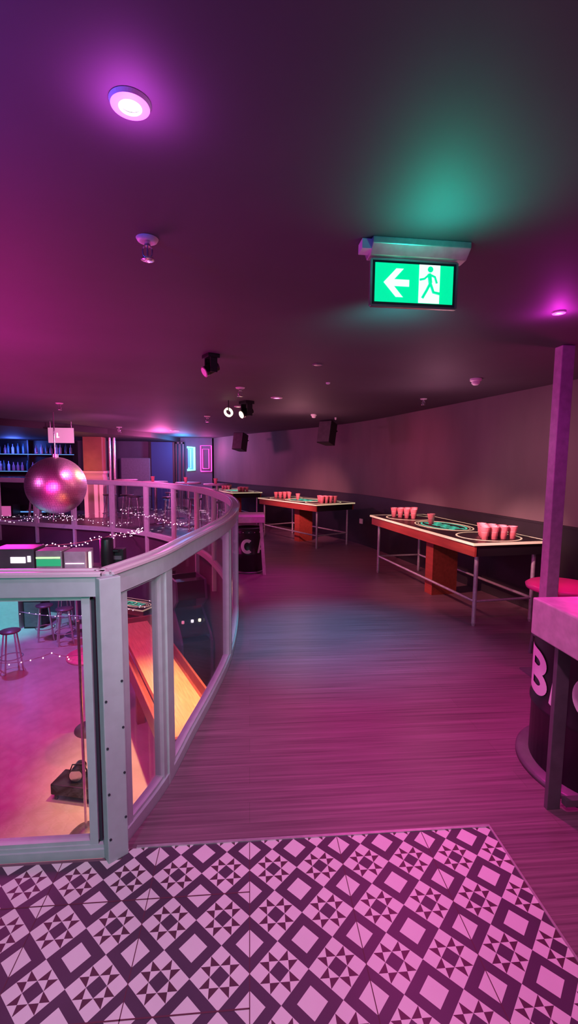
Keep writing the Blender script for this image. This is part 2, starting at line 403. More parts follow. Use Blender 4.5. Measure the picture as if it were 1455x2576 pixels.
for a, b in zip(xs[::2], xs[1::2]): panel([Vector((a,1.70)), Vector((b,1.70))], [Vector((0,-1))]*2)

# ------------------------------------------------------------------ pong tables
def pong_cup():
    t = thing('party_cup', 'x', 'cup')
    MB().lathe([(0.0001,0.002),(0.030,0.0),(0.031,0.03),(0.0345,0.031),(0.036,0.07),(0.0385,0.072),(0.0455,0.118)], n=20).lathe([(0.0425,0.118),(0.028,0.006),(0.0001,0.006)], n=20, m=1).build('body', [M['cup'], M['cup_in']], t)
    ring = [(0.0455*math.cos(2*PI*k/20), 0.0455*math.sin(2*PI*k/20), 0.119) for k in range(21)]
    MB().tube(ring, 0.0024, 6).build('rim', M['cup'], t)
    return t
cup0 = pong_cup(); cup_used = [False]
def place_cup(p, label, group):
    if not cup_used[0]:
        cup_used[0] = True; cup0.location = p; cup0['label'] = label
        if group: cup0['group'] = group
        return cup0
    c = dup(cup0, p, random.random()*6, label)
    if group: c['group'] = group
    elif 'group' in c: del c['group']
    return c
def pong_table(P0, P1, P2, top, label, racks, single=None, floor=0.0, endpanel=True):
    """P0, P1: the ends of the long edge towards the walkway; P2: the far corner beside P1"""
    P0, P1, P2 = Vector(P0), Vector(P1), Vector(P2)
    ux = (P1-P0); Ln = ux.length; ux.normalize(); uy = Vector((-ux.y, ux.x)); W = abs((P2-P1).dot(uy))
    if (P2-P1).dot(uy) < 0: uy = -uy
    c = (P0+P1)/2 + uy*W/2; rot = math.atan2(ux.y, ux.x)
    flip = 1 if (Matrix.Rotation(rot, 2) @ Vector((0,1))).dot(uy) > 0 else -1      # local +y runs away from the walkway when flip = 1
    t = thing('pong_table', label, 'table', (c.x, c.y, floor), rot)
    h = top - floor; f = -flip                                                       # f: local y sign of the walkway side
    MB().box(-Ln/2, Ln/2, -W/2, W/2, h-0.022, h).build('table_top', M['felt'], t)
    MB().box(-Ln/2-.004, Ln/2+.004, -W/2-.004, -W/2+.012, h-0.02, h+.002).box(-Ln/2-.004, Ln/2+.004, W/2-.012, W/2+.004, h-0.02, h+.002)\
        .box(-Ln/2-.004, -Ln/2+.012, -W/2, W/2, h-0.02, h+.002).box(Ln/2-.012, Ln/2+.004, -W/2, W/2, h-0.02, h+.002).build('edge_trim', M['cream'], t)
    for s in (-1, 1):
        y = s*(W/2-0.02); MB().box(-Ln/2+.012, Ln/2-.012, min(y,y-s*.02), max(y,y-s*.02), h-0.125, h-0.022).build('apron', M['apron'], t)
        x = s*(Ln/2-0.02); MB().box(min(x,x-s*.02), max(x,x-s*.02), -W/2+.04, W/2-.04, h-0.125, h-0.022).build('end_apron', M['black'], t)
    lx, ly = Ln/2-0.09, W/2-0.10
    for sx in (-1, 1):
        for sy in (-1, 1):
            l = MB().cyl((sx*lx,sy*ly,0.03), (sx*lx,sy*ly,h-0.125), 0.019, n=14).cyl((sx*lx,sy*ly,0.0), (sx*lx,sy*ly,0.03), 0.014, 0.022, n=14).build('leg', M['galv'], t)
    for sy in (-1, 1): MB().cyl((-lx,sy*ly,0.235), (lx,sy*ly,0.235), 0.014, n=10).build('stretcher', M['galv'], t)
    for sx in (-1, 1): MB().cyl((sx*lx,-ly,0.235), (sx*lx,ly,0.235), 0.012, n=10).build('stretcher', M['galv'], t)
    MB().box(-0.08, 0.08, -0.16, 0.16, 0.0, h-0.022).build('support_panel', M['apron'], t)
    z0, z1 = h+0.0005, h+0.003
    for s in (-1, 1):
        MB().annulus((s*(Ln/2-0.36),0), 0.30, W/2-0.10, 0.016, z0, z1).build('rack_ring', M['cream'], t)
    MB().annulus((0,0), 0.44, W/2-0.13, 0.014, z0, z1).annulus((0,0), 0.40, W/2-0.17, 0.006, z0, z1).build('centre_ring', M['cream'], t)
    em = MB()
    for k in range(7):
        x = -0.27 + k*0.09
        em.box(x-.014, x+.014, -0.085, 0.085, z0, z1)
        if k % 2 == 0: em.box(x+.014, x+.06, 0.055, 0.085, z0, z1).box(x+.014, x+.06, -0.085, -0.055, z0, z1)
        else: em.box(x+.014, x+.05, -0.015, 0.015, z0, z1)
    em.annulus((0,0), 0.36, W/2-0.20, 0.02, z0, z1, a0=0.5, a1=2.6).annulus((0,0), 0.36, W/2-0.20, 0.02, z0, z1, a0=3.64, a1=5.78)
    em.build('emblem', M['emblem'], t)
    mw = Matrix.Translation((c.x,c.y,floor)) @ Matrix.Rotation(rot, 4, 'Z')
    for s, n, lab, grp in racks:
        rows = {10:4, 6:3}[n]; d = 0.101
        for r in range(rows):                  # the point of the triangle looks to the middle
            for k in range(r+1):
                lp = Vector((s*(Ln/2-0.47+r*d*0.87), (k-r/2)*d, h)); place_cup(mw @ lp, lab, grp)
    if single: place_cup(mw @ Vector((single[0]*Ln, single[1]*W*f, h)), single[2], None)
    return t
pong_table((1.677,6.29),(2.013,3.954),(2.827,4.057), 0.80, 'long black-topped drinking game table nearest the camera, by the curved wall',
    [(1,10,'red plastic cup in the near triangle of the nearest game table','cups racked at the near end of the nearest table'),
     (-1,10,'red plastic cup in the far triangle of the nearest game table','cups racked at the far end of the nearest table')],
    (-0.074, 0.067, 'lone pink cup standing beside the green emblem of the nearest game table'))
pong_table((0.176,9.578),(1.143,7.913),(1.956,8.339), 0.80, 'drinking game table with red apron in the middle of the wall row',
    [(1,10,'red plastic cup in the near triangle of the middle game table','cups racked at the near end of the middle table'),
     (-1,10,'red plastic cup in the far triangle of the middle game table','cups racked at the far end of the middle table')],
    (-0.067, 0.05, 'lone pale cup between the two cup triangles on the middle game table'))
pong_table((-1.10,12.9),(-0.42,11.15),(0.26,11.55), 0.80, 'farthest drinking game table of the wall row, past the railing tip',
    [(1,6,'red plastic cup in the near triangle of the farthest game table','cups racked at the near end of the farthest table'),
     (-1,6,'red plastic cup in the far triangle of the farthest game table','cups racked at the far end of the farthest table')])
pong_table((-2.98,9.25),(-2.03,8.75),(-1.77,9.25), LOW+0.80, 'drinking game table with glowing emblem on the lower floor below the railing', [], floor=LOW)

# ------------------------------------------------------------------ barrel tables
def arc(cx, cy, rx, ry, a0, a1, n=14): return [(cx+rx*math.cos(math.radians(a0+(a1-a0)*i/n)), cy+ry*math.sin(math.radians(a0+(a1-a0)*i/n))) for i in range(n+1)]
GLYPH = {'B': [([(.13,0),(.13,1)], .26), ([(.1,.90),(.36,.90)] + arc(.40,.72,.22,.18,90,-90) + [(.1,.54)], .20), ([(.1,.46)] + arc(.42,.28,.24,.18,90,-90) + [(.1,.10)], .20)],
         'A': [([(.10,0),(.40,1)], .20), ([(.70,0),(.40,1)], .20), ([(.2,.28),(.6,.28)], .16)],
         'C': [(arc(.42,.5,.31,.39,52,308,26), .22)]}
def lettering(glyphs, r, z, hgt, parent):
    """bold stencil letters bent round the drum; glyphs: (character, angle on the drum, width)"""
    mb = MB()
    for ch, a0, wid in glyphs:
        for line, w in GLYPH[ch]:
            pts = []
            for p, q in zip(line, line[1:]):
                n = max(1, int((Vector(q)-Vector(p)).length/.09)); pts += [Vector(p).lerp(Vector(q), i/n) for i in range(n)]
            pts.append(Vector(line[-1])); vs = []
            for i, p in enumerate(pts):
                d = (pts[min(i+1,len(pts)-1)]-pts[max(i-1,0)]).normalized(); nn = Vector((-d.y,d.x))
                for k in range(4):
                    q = p + nn*w*(k/3-.5); y = min(1, max(0, q.y)); an = a0 + (q.x-.4)*wid/.8/r
                    vs.append(((r+.004)*math.cos(an), (r+.004)*math.sin(an), z+y*hgt))
            mb.add(vs, [(i*4+k,i*4+k+1,i*4+k+5,i*4+k+4) for i in range(len(pts)-1) for k in range(3)])
    return mb.build('lettering', M['letter'], parent)
def barrel(loc, r, h, rb, label, lz, lh, glyphs):
    t = thing('oil_drum', label, 'barrel', loc)
    prof = [(r*.97,0.02),(r,0.03)]
    for zz in (h*.43, h*.90): prof += [(r,zz-.02),(r+.009,zz-.008),(r+.009,zz+.008),(r,zz+.02)]
    prof += [(r,h-.02),(r+.008,h-.015),(r+.008,h),(r-.015,h),(r-.02,h-.02),(0.0001,h-.02)]
    MB().lathe(prof, n=56).build('body', M['drum'], t)
    MB().lathe([(0.0001,0),(rb,0),(rb,0.02),(rb-.01,0.028),(0.0001,0.028)], n=56).build('base_disc', M['steel_dark'], t)
    lettering([(c, math.radians(a), w) for c, a, w in glyphs], r, lz, lh, t)
    b = MB()
    for k in range(16):
        a = 2*PI*k/16; b.sphere(((r+.004)*math.cos(a),(r+.004)*math.sin(a),h-.05), 0.008, 8, 5)
    b.build('rivet', M['chrome'], t)
    return t
barrel((1.77,2.02,0), 0.345, 0.74, 0.405, 'black drum with white letters under the thick pink table', 0.37, 0.225,
    [('B',166,0.22),('A',192.5,0.09),('C',221,0.20)])
barrel((-0.01,6.42,0), 0.20, 0.62, 0.22, 'small black lettered drum under the table past the railing tip', 0.28, 0.20, [('A',200,0.14),('C',262,0.17),('A',324,0.14)])

t = thing('high_table', 'thick-topped pink table on dark flat steel legs, cut by the frame', 'table', (1.215,0.95,0))
MB().box(1.215,2.25,0.85,1.845,0.78,0.94).build('table_top', M['slab'], t, bevel=0.006, world=True)
for x, y in ((1.33,1.79),(2.19,1.79),(1.33,0.95),(2.19,0.95)):
    MB().box(x-.03,x+.03,y-.012,y+.012,0.0,0.78).build('leg', M['steel_dark'], t, bevel=0.002, world=True)
MB().box(1.362,1.45,1.745,1.775,0.035,0.065).build('foot_plate', M['steel_dark'], t, world=True)
MB().box(1.362,2.158,0.94,0.96,0.04,0.075).build('foot_bar', M['steel_dark'], t, world=True)
t = thing('high_table', 'small purple square table over a lettered drum beside the railing tip', 'table', (-0.02,6.35,0))
MB().box(-0.25,0.20,6.12,6.70,0.715,0.80).build('table_top', M['slab'], t, bevel=0.005, world=True)
for x, y, ex in ((0.15,6.17,0.05),(0.15,6.66,0.05),(-0.21,6.17,-0.03),(-0.21,6.66,-0.03)):
    MB().add([(x-.022,y-.012,.715),(x+.022,y-.012,.715),(x+.022,y+.012,.715),(x-.022,y+.012,.715),(x+ex-.022,y-.012,0),(x+ex+.022,y-.012,0),(x+ex+.022,y+.012,0),(x+ex-.022,y+.012,0)],
        [(0,1,2,3),(4,7,6,5),(0,4,5,1),(1,5,6,2),(2,6,7,3),(3,7,4,0)]).build('leg', M['slab'], t, world=True)
t = thing('round_stool', 'low stool with bright pink round seat behind the steel column', 'stool', (2.40,3.28,0))
MB().lathe([(0.0001,0.54),(0.20,0.54),(0.255,0.56),(0.262,0.585),(0.24,0.60),(0.0001,0.605)], n=40).build('seat', M['seat_pink'], t)
for k in range(4):
    a = PI/4+k*PI/2; MB().cyl((0.15*math.cos(a),0.15*math.sin(a),0.54),(0.2*math.cos(a),0.2*math.sin(a),0.0),0.014,n=10).build('leg', M['steel_dark'], t)
MB().annulus((0,0),0.19,0.19,0.015,0.18,0.195).build('foot_ring', M['steel_dark'], t)
t = thing('steel_column', 'square purple-grey steel column from ceiling to floor behind the thick table', 'column', (2.11,3.03,0))
MB().box(-0.045,0.045,-0.04,0.04,0.0,CEIL).build('shaft', M['slab'], t, bevel=0.004)
MB().box(-0.11,0.11,-0.11,0.11,0,0.012).build('base_plate', M['steel_dark'], t)
o = MB().box(-0.11,0.11,-0.008,0.008,-0.15,0.15).build('wall_notice', M['paper'], None, at=(3.055,3.36,1.75), rotz=math.radians(95)); tag(o, 'white notice on the dark wall beyond the steel column', 'sign')

# ------------------------------------------------------------------ ceiling fittings
def downlight(loc, label, r, lens, group=None, drop=0.012):
    t = thing('downlight', label, 'ceiling light', (loc[0],loc[1],CEIL), 0, group)
    MB().lathe([(r*.50,-0.006),(r*.55,-drop),(r*.92,-drop*.8),(r,-0.001),(r*.9,0.0)], n=40, smooth=False).build('trim_ring', M['white'], t)
    MB().lathe([(0.0001,-0.008),(r*.3,-0.0085),(r*.51,-0.004),(r*.51,0.0)], n=40).build('lens', lens, t)
    return t
downlight((-0.266,1.147), 'round white downlight glowing pink in the ceiling above the front railing', 0.046, G['down'])
downlight((1.603,2.37), 'small glowing pink downlight high beside the steel column', 0.034, G['down_pink'])
downlight((0.327,5.70), 'flat pink downlight in the ceiling beyond the moving head light', 0.075, G['down_pink'])
downlight((-1.85,11.8), 'pink downlight in front of the dark bar soffit', 0.12, G['down_pink'])
downlight((-0.16,6.65), 'pale downlight just past the yellowish moving head light', 0.06, G['lens_warm'])
def sprinkler(loc, label, k=1.0, z=CEIL):
    t = thing('sprinkler_head', label, 'sprinkler', (loc[0],loc[1],z))
    MB().lathe([(0.0001,-.002*k),(0.024*k,-.014*k),(0.040*k,-.010*k),(0.046*k,0.0)], n=24).build('flange', M['white'], t)
    MB().cyl((0,0,-.008*k),(0,0,-.03*k),0.013*k,n=12).build('body', M['chrome'], t)
    f = MB()
    for s in (-1,1): f.tube([(s*.012*k,0,-.03*k),(s*.020*k,0,-.045*k),(s*.018*k,0,-.065*k),(s*.004*k,0,-.078*k)], 0.0035*k, 6)
    f.cyl((0,0,-.03*k),(0,0,-.075*k),0.004*k,n=8).build('yoke', M['chrome'], t)
    MB().lathe([(0.0001,-.076*k),(0.026*k,-.078*k),(0.028*k,-.084*k),(0.0001,-.083*k)], n=16).build('deflector', M['chrome'], t)
    return t
sprinkler((-0.367,1.79), 'pale sprinkler head hanging from the ceiling below the large downlight', 0.86)
sprinkler((-2.59,6.67), 'small sprinkler on the ceiling above the mirror ball side', 1.1)
sprinkler((-0.10,5.03), 'pink-lit sprinkler directly above the moving head light', 1.1)
sprinkler((2.10,5.55), 'small sprinkler where ceiling meets the curved wall', 0.9)
sprinkler((-0.72,8.1), 'tiny sprinkler in front of the blue-lit far ceiling', 1.2)
sprinkler((-2.95,10.9), 'tiny sprinkler beside the edge of the dark bar soffit', 1.4)
def detector(loc, label, r):
    t = thing('smoke_detector', label, 'smoke detector', (loc[0],loc[1],CEIL))
    MB().lathe([(r,0.0),(r,-.015),(r*.95,-.022),(r*.75,-.026)], n=28).build('base', M['white'], t)
    MB().lathe([(r*.72,-.024),(r*.70,-.045),(r*.4,-.058),(0.0001,-.060)], n=28).build('cap', M['white'], t)
detector((2.087,4.22), 'white domed smoke detector over the nearest game table', 0.052)
detector((1.03,7.5), 'white smoke detector above the wall loudspeaker', 0.05)
t = thing('ceiling_speaker', 'flat grey round ceiling speaker beyond the exit sign', 'speaker', (0.548,3.80,CEIL))
MB().lathe([(0.045,0.0),(0.043,-.006),(0.036,-.008)], n=28).build('rim', M['steel_dark'], t)
MB().lathe([(0.036,-.006),(0.0001,-.009)], n=28).build('grille', M['galv'], t)
o = MB().lathe([(0.022,0.0),(0.02,-.014),(0.0001,-.02)], n=20).build('ceiling_sensor', M['white'], None, at=(0.768,4.60,CEIL)); tag(o, 'small white sensor dome on the ceiling past the grey speaker', 'sensor')
o = MB().lathe([(0.018,0.0),(0.018,-.02),(0.012,-.04),(0.0001,-.042)], n=16).build('ceiling_sensor', M['white'], None, at=(1.47,7.95,CEIL)); tag(o, 'little white sensor above the right top of the wall loudspeaker', 'sensor')

def moving_head(loc, rz, label, lens, k=1.0, tilt=0.0):
    t = thing('moving_head_light', label, 'stage light', loc, rz)
    MB().box(-.075*k,.075*k,-.06*k,.06*k,-.035*k,0.0).build('base', M['black'], t, bevel=.004)
    for s in (-1,1): MB().box(s*.062*k-.009*k,s*.062*k+.009*k,-.035*k,.035*k,-.17*k,-.035*k).build('yoke_arm', M['black'], t, bevel=.003)
    c = Vector((0,0,-.13*k)); d = Vector((0,-math.cos(tilt),-math.sin(tilt)))
    hb = MB().cyl(c-d*.07*k, c+d*.05*k, .047*k, n=20).cyl(c+d*.05*k, c+d*.08*k, .047*k, .052*k, n=20).build('head', M['black_gloss'], t)
    MB().cyl(c+d*.0805*k, c+d*.083*k, .042*k, n=20).build('lens', lens, hb)
    return t
moving_head((-0.287,3.56,CEIL), math.radians(-60), 'black scanner light hanging from the ceiling nearer than the other', M['white'], 0.78, 0.5)
moving_head((-0.04,6.1,CEIL), math.radians(-55), 'black moving head light with bright yellowish lens under a sprinkler', G['lens_warm'], 1.1, 0.4)
o = MB().annulus((0,0),0.06,0.06,0.022,-.012,0.012,28).build('ring_lamp', G['lens_warm'], None, at=(-0.27,6.05,2.15)); o.rotation_euler = (math.radians(70),0,math.radians(30)); tag(o, 'glowing cream ring lamp held beside the moving head light', 'stage light')
MB().cyl((0,0,0.0),(0,0.19,0.07),0.006,n=8).build('hanger', M['black'], o)

def loudspeaker(loc, rz, label, w=0.26, h=0.40, d=0.26):
    t = thing('wall_loudspeaker', label, 'loudspeaker', loc, rz)
    MB().prism([(-w/2,-d/2),(w/2,-d/2),(w*.36,d/2),(-w*.36,d/2)], -h/2, h/2).build('cabinet', M['black'], t, bevel=.006)
    MB().box(-w*.46,w*.46,-d/2-.008,-d/2,-h*.47,h*.47).build('grille', M['steel_dark'], t)
    MB().cyl((0,d/2-.02,0.05),(0,d/2+.16,0.12),0.015,n=10).build('bracket', M['black'], t)
    return t
sp = loudspeaker((1.42,8.42,2.06), math.radians(-38), 'black loudspeaker on the curved wall above the middle game table', 0.27, 0.40, 0.26); sp.rotation_euler = (math.radians(-12),0,math.radians(-42))
sp = loudspeaker((-0.22,11.7,2.03), math.radians(-38), 'farther black loudspeaker on the curved wall above the farthest game table', 0.3, 0.42, 0.28); sp.rotation_euler = (math.radians(-12),0,math.radians(-35))

# ------------------------------------------------------------------ exit sign
ex = thing('exit_sign', 'lit green running man exit sign with white arrow under the ceiling', 'sign', (0.605,1.74,CEIL), math.radians(1.5))
hw = 0.168
MB().xprism([(-0.055,0.0),(-0.055,-0.022),(-0.02,-0.050),(0.03,-0.050),(0.055,-0.022),(0.055,0.0)], -hw-.006, hw+.022).build('housing', M['galv'], ex, bevel=.003)
MB().box(-hw-.040,-hw-.006,-0.035,0.02,-0.035,-0.002).build('end_cap', M['white'], ex)
pz0, pz1, px0, px1 = -0.218, -0.056, -hw+.004, hw-.006
fr = MB()
for b in ((px0-.004,px0+.004,pz0,pz1),(px1-.004,px1+.004,pz0,pz1)): fr.box(b[0],b[1],-.007,.007,b[2],b[3])
for b in ((pz0-.004,pz0+.004),(pz1-.004,pz1+.004)): fr.box(px0,px1,-.007,.007,b[0],b[1])
fr.build('frame', M['chrome'], ex)
MB().box(px0+.004,px1-.004,-.004,.004,pz0+.004,pz1-.004).build('panel', M['near_black'], ex)
def flat(polys, y, name, m):
    mb = MB()
    for pl in polys:
        n = len(pl); vs = [(x,y,z) for x,z in pl]+[(x,y-.0012,z) for x,z in pl]
        mb.add(vs, [tuple(range(n)), tuple(reversed(range(n,2*n)))]+[(i,(i+1)%n,n+(i+1)%n,n+i) for i in range(n)])
    return mb.build(name, m, ex)
gx0, gx1, gz0, gz1 = px0+.014, px1-.014, pz0+.014, pz1-.012
flat([[(gx0,gz0),(gx1,gz0),(gx1,gz1),(gx0,gz1)]], -.005, 'green_field', G['sign'])
zc = (gz0+gz1)/2; ax = gx0+.032
arrow = [[(ax,zc),(ax+.047,zc+.05),(ax+.075,zc+.05),(ax+.040,zc+.012),(ax+.097,zc+.012),(ax+.097,zc-.012),(ax+.040,zc-.012),(ax+.075,zc-.05),(ax+.047,zc-.05)]]
mbA = MB(); pl = arrow[0]
for tri in ((0,1,3),(1,2,3),(3,4,5),(3,5,6),(0,3,6),(0,6,8),(6,7,8)):
    mbA.add([(pl[i][0],-.0072,pl[i][1]) for i in tri], [(0,1,2)])
mbA.build('arrow', G['sign_white'], ex)
dx0, dx1 = gx0+.166, gx0+.246
flat([[(dx0,gz0+.001),(dx1,gz0+.001),(dx1,gz1),(dx0,gz1)]], -.0062, 'doorway', G['sign_white'])
man = MB(); mx, mz = (dx0+dx1)/2, zc
def limb(pts, r): man.tube([(mx+a, -.0085, mz+b) for a, b in pts], r, 6)
man.cyl((mx+.002,-.0078,mz+.052),(mx+.002,-.0092,mz+.052),0.0105,n=16)
limb([(-.002,.036),(.003,.004)], .0075); limb([(.003,.004),(-.010,-.022),(-.026,-.050)], .0052); limb([(.003,.004),(.016,-.028),(.040,-.032)], .0052)
limb([(-.002,.034),(-.020,.018),(-.038,.014)], .004); limb([(.0,.034),(.020,.026),(.028,.004)], .004)
man.build('running_figure', G['sign'], ex)

# ------------------------------------------------------------------ mirror ball, its chain and the grey screen
BC = Vector((-3.17,7.90,1.115)); BR = 0.462
t = thing('mirror_ball', 'large mirror ball hanging over the floor opening', 'mirror ball', BC)
mb = MB(); nu, nv = 84, 42
for i in range(nv):
    a0 = -PI/2+PI*i/nv; a1 = -PI/2+PI*(i+1)/nv; am = (a0+a1)/2; n_ = max(6, int(nu*math.cos(am)))
    for k in range(n_):
        b0, b1 = 2*PI*k/n_, 2*PI*(k+1)/n_; g = 0.05
        j = Vector((random.gauss(0,.003),random.gauss(0,.003),random.gauss(0,.003)))
        a0g, a1g = a0+(a1-a0)*g, a1-(a1-a0)*g; b0g, b1g = b0+(b1-b0)*g, b1-(b1-b0)*g
        q = []
        for a, b in ((a0g,b0g),(a0g,b1g),(a1g,b1g),(a1g,b0g)):
            v = Vector((math.cos(a)*math.cos(b), math.cos(a)*math.sin(b), math.sin(a)))*(BR+.003); q.append(v + v.cross(j))
        mb.add(q, [(0,1,2,3)])
mb.build('mirror_tiles', M['mirror'], t)
MB().sphere((0,0,0), BR, 48, 32).build('core', M['mirror_gap'], t)
MB().cyl((0,0,BR-.01),(0,0,BR+.05),0.05,n=20).build('cap', M['chrome'], t)
MB().cyl((0,0,BR+.05),(0,0,CEIL-BC.z),0.012,n=8).build('hanging_rod', M['chrome'], t)
t = thing('hanging_screen', 'small pale grey screen hung from the ceiling above the mirror ball', 'screen', (-3.72,9.6,2.04))
MB().box(-0.24,0.24,-.02,.02,-.165,.13).build('panel', M['screen_grey'], t)
MB().box(-0.075,-0.055,-.024,-.02,-.06,.03).box(-0.075,-0.03,-.024,-.02,-.06,-.045).build('screen_mark', G['white'], t)
for x in (-0.2,0.2): MB().cyl((x,0,.13),(x,0,.255),0.008,n=8).build('hanger', M['chrome'], t)

# ------------------------------------------------------------------ far side: pillar, poles, bar, neon, furniture
t = thing('pillar', 'square brown pillar with glowing pink base behind the mirror ball', 'column', (-4.17,13.0,0))
MB().box(-0.24,0.24,-0.22,0.22,1.28,CEIL-0.13).build('shaft', M['brown'], t)
MB().box(-0.27,0.27,-0.25,0.25,1.02,1.10).box(-0.25,0.25,-0.23,0.23,1.10,1.20).box(-0.28,0.28,-0.26,0.26,1.20,1.27).build('collar', M['pillar_pale'], t)
MB().box(-0.25,0.25,-0.22,0.22,0.0,1.02).build('cladding', M['pillar_pale'], t)
for x in (-0.2,0.06,0.2): MB().box(x-.045,x+.045,-.235,-.22,0.02,1.0).build('light_strip', G['led_pink'], t)
for x, lab in ((-3.81,'chrome pole close beside the brown pillar'),(-3.69,'second chrome pole, farther from the brown pillar')):
    t = thing('chrome_pole', lab, 'pole', (x,13.1,0))
    MB().cyl((0,0,0.0),(0,0,CEIL-0.131),0.035,n=14).build('tube', M['chrome'], t); MB().cyl((0,0,0),(0,0,.02),0.055,n=18).build('flange', M['chrome'], t)
t = thing('back_bar', 'dark back bar shelving with blue shelf lights on the far wall', 'shelving', (-6.9,14.85,0))
MB().box(-2.6,1.55,0.13,0.2,1.1,2.15).build('back_board', M['black'], t)
for z in (1.225,1.74): 
    s_ = MB().box(-2.6,1.55,-0.12,0.13,z-.03,z).build('shelf', M['black_gloss'], t)
    MB().box(-2.6,1.55,-0.13,-0.12,z-.022,z-.010).build('shelf_light', G['led_blue'], s_)
for x in (-2.6,-1.2,0.2,1.52): MB().box(x-.02,x+.02,-0.12,0.13,0.9,2.15).build('upright', M['black'], t)
MB().box(-2.6,1.55,-0.15,0.2,0.0,0.9).build('back_counter', M['black'], t)
protos = []
for k, (m_, prof) in enumerate(((M['bottle_clear'], [(0.0001,0),(.038,0),(.04,.01),(.04,.18),(.014,.22),(.013,.29),(.0001,.29)]),
        (M['bottle_amber'], [(0.0001,0),(.045,0),(.046,.01),(.044,.15),(.016,.20),(.015,.26),(.0001,.26)]),
        (M['bottle_green'], [(0.0001,0),(.036,0),(.037,.01),(.037,.20),(.013,.26),(.013,.31),(.0001,.31)]))):
    protos.append(prof)
bmats = [M['bottle_clear'], M['bottle_amber'], M['bottle_green']]
bot = []
blab = {0:'clear bottle glinting on the %s shelf of the back bar', 1:'short dark bottle on the %s shelf of the back bar', 2:'tall dark green bottle on the %s shelf of the back bar'}
for zi, z in enumerate((1.225,1.74)):
    x = -9.3
    while x < -5.45:
        if all(abs(x-(-6.9+u)) > .07 for u in (-2.6,-1.2,0.2,1.52)):
            k = random.choice((0,0,1,2)); nm = ('lower','upper')[zi]
            if len([b for b in bot if b[0]==k]) == 0:
                o = MB().lathe(protos[k], n=14).build('bottle', bmats[k]); bot.append((k,o))
            else:
                o = [b for b in bot if b[0]==k][0][1].copy(); COL.objects.link(o); bot.append((k,o))
            o.location = (x, 14.83+random.uniform(-.03,.05), z+0.001)
            tag(o, blab[k] % nm, 'bottle', ('clear','short dark','tall green')[k]+' bottles on the '+nm+' bar shelf')
        x += random.uniform(0.105,0.17)
t = thing('bar_counter', 'long dark bar counter in front of the bottle shelves', 'bar', (-7.0,13.6,0))
MB().box(-2.6,1.6,-0.25,0.25,0.0,1.02).build('front', M['black'], t); MB().box(-2.7,1.7,-0.33,0.3,1.02,1.07).build('worktop', M['black_gloss'], t)
MB().box(-2.6,1.6,-.262,-.25,0.10,0.13).build('kick_light', G['led_blue'], t)
t = thing('drinks_fridge', 'low fridge glowing pink at the foot of the bar', 'fridge', (-6.85,13.05,0))
MB().box(-0.75,0.55,-0.2,0.2,0,0.36).build('cabinet', M['black'], t); MB().box(-.7,.5,-.206,-.2,.05,.32).build('door', G['fridge'], t); MB().box(-.45,.15,-.212,-.206,.12,.26).build('lit_panel', G['panel_pink'], t)

def tube_sign(name, label, rects, m, y=15.06):
    xs = [r[0] for r in rects]; 
    t = thing(name, label, 'neon sign', ((rects[0][0]+rects[0][1])/2, y, rects[0][2]))
    for x0,x1,z0,z1,open_left,r in rects:
        pts = [(x0,y,z0),(x1,y,z0),(x1,y,z1),(x0,y,z1)]
        if not open_left: pts.append((x0,y,z0))
        MB().tube(pts, r, 8).build('neon_tube', m, t, world=True)
    return t
tb = tube_sign('neon_frame', 'cyan neon bracket on the blue-lit far wall', [(-1.99,-1.76,1.28,2.0,True,.035),(-1.96,-1.88,1.34,1.94,True,.012)], G['neon_cyan'])
MB().box(-1.97,-1.78,15.075,15.09,1.28,2.0).build('back_plate', G['neon_blue'], tb, world=True)
tp = tube_sign('neon_frame', 'pink neon rectangle on the far wall beside the cyan one', [(-1.56,-1.22,1.24,2.06,False,.02),(-1.50,-1.30,1.33,1.95,False,.016)], G['neon_pink'])
t = thing('partition', 'tall dark blue partition panel left of the neon signs', 'partition', (-2.75,14.95,0))
MB().box(-0.36,0.36,-.03,.03,0,2.15).build('panel', mat('blue_panel', (0.03,0.075,0.20), 0.6), t)
for x in (-.36,.36): MB().box(x-.03,x+.03,-.04,.04,0,2.15).build('post', M['black'], t)
t = thing('tall_frame', 'black upright frame beside the blue panel', 'frame', (-2.18,14.9,0))
for x in (-.12,0.0,.1): MB().box(x-.02,x+.02,-.03,.03,0,2.15).build('upright', M['black'], t)
MB().box(-.14,.12,-.03,.03,2.1,2.16).build('head', M['black'], t)
t = thing('booth_bench', 'grey padded booth bench against the far wall', 'bench', (-3.56,14.7,0))
MB().box(-.45,.45,-.3,.3,0,.45).build('seat', M['grey_cloth'], t, bevel=.03); MB().box(-.45,.45,.15,.3,.45,1.65).build('backrest', M['grey_cloth'], t, bevel=.03)

def make_stool(label, h=0.72, seat=M['steel_dark'], legm=M['chrome']):
    t = thing('bar_stool', label, 'stool')
    MB().lathe([(0.0001,h-.03),(.15,h-.03),(.165,h-.015),(.16,h),(0.0001,h+.004)], n=22).build('seat', seat, t)
    for k in range(4):
        a = PI/4+k*PI/2; MB().cyl((.11*math.cos(a),.11*math.sin(a),h-.03),(.2*math.cos(a),.2*math.sin(a),0),.014,n=8).build('leg', legm, t)
    MB().annulus((0,0),.185,.185,.014,.24,.255,n=24).build('foot_ring', legm, t)
    return t
def make_high_table(label, h=1.05, r=0.3):
    t = thing('poseur_table', label, 'table')
    MB().lathe([(0.0001,h-.03),(r,h-.03),(r+.004,h-.015),(r,h),(0.0001,h)], n=32).build('table_top', M['slab'], t)
    MB().cyl((0,0,.03),(0,0,h-.03),.035,n=14).build('pedestal', M['chrome'], t)
    MB().lathe([(0.0001,0),(r*.8,0),(r*.8,.012),(.05,.035),(0.0001,.035)], n=28).build('base', M['steel_dark'], t)
    return t
ST = make_stool('tall metal stool seen through the far railing, nearest the pillar'); ST.location = (-3.45,11.75,0)
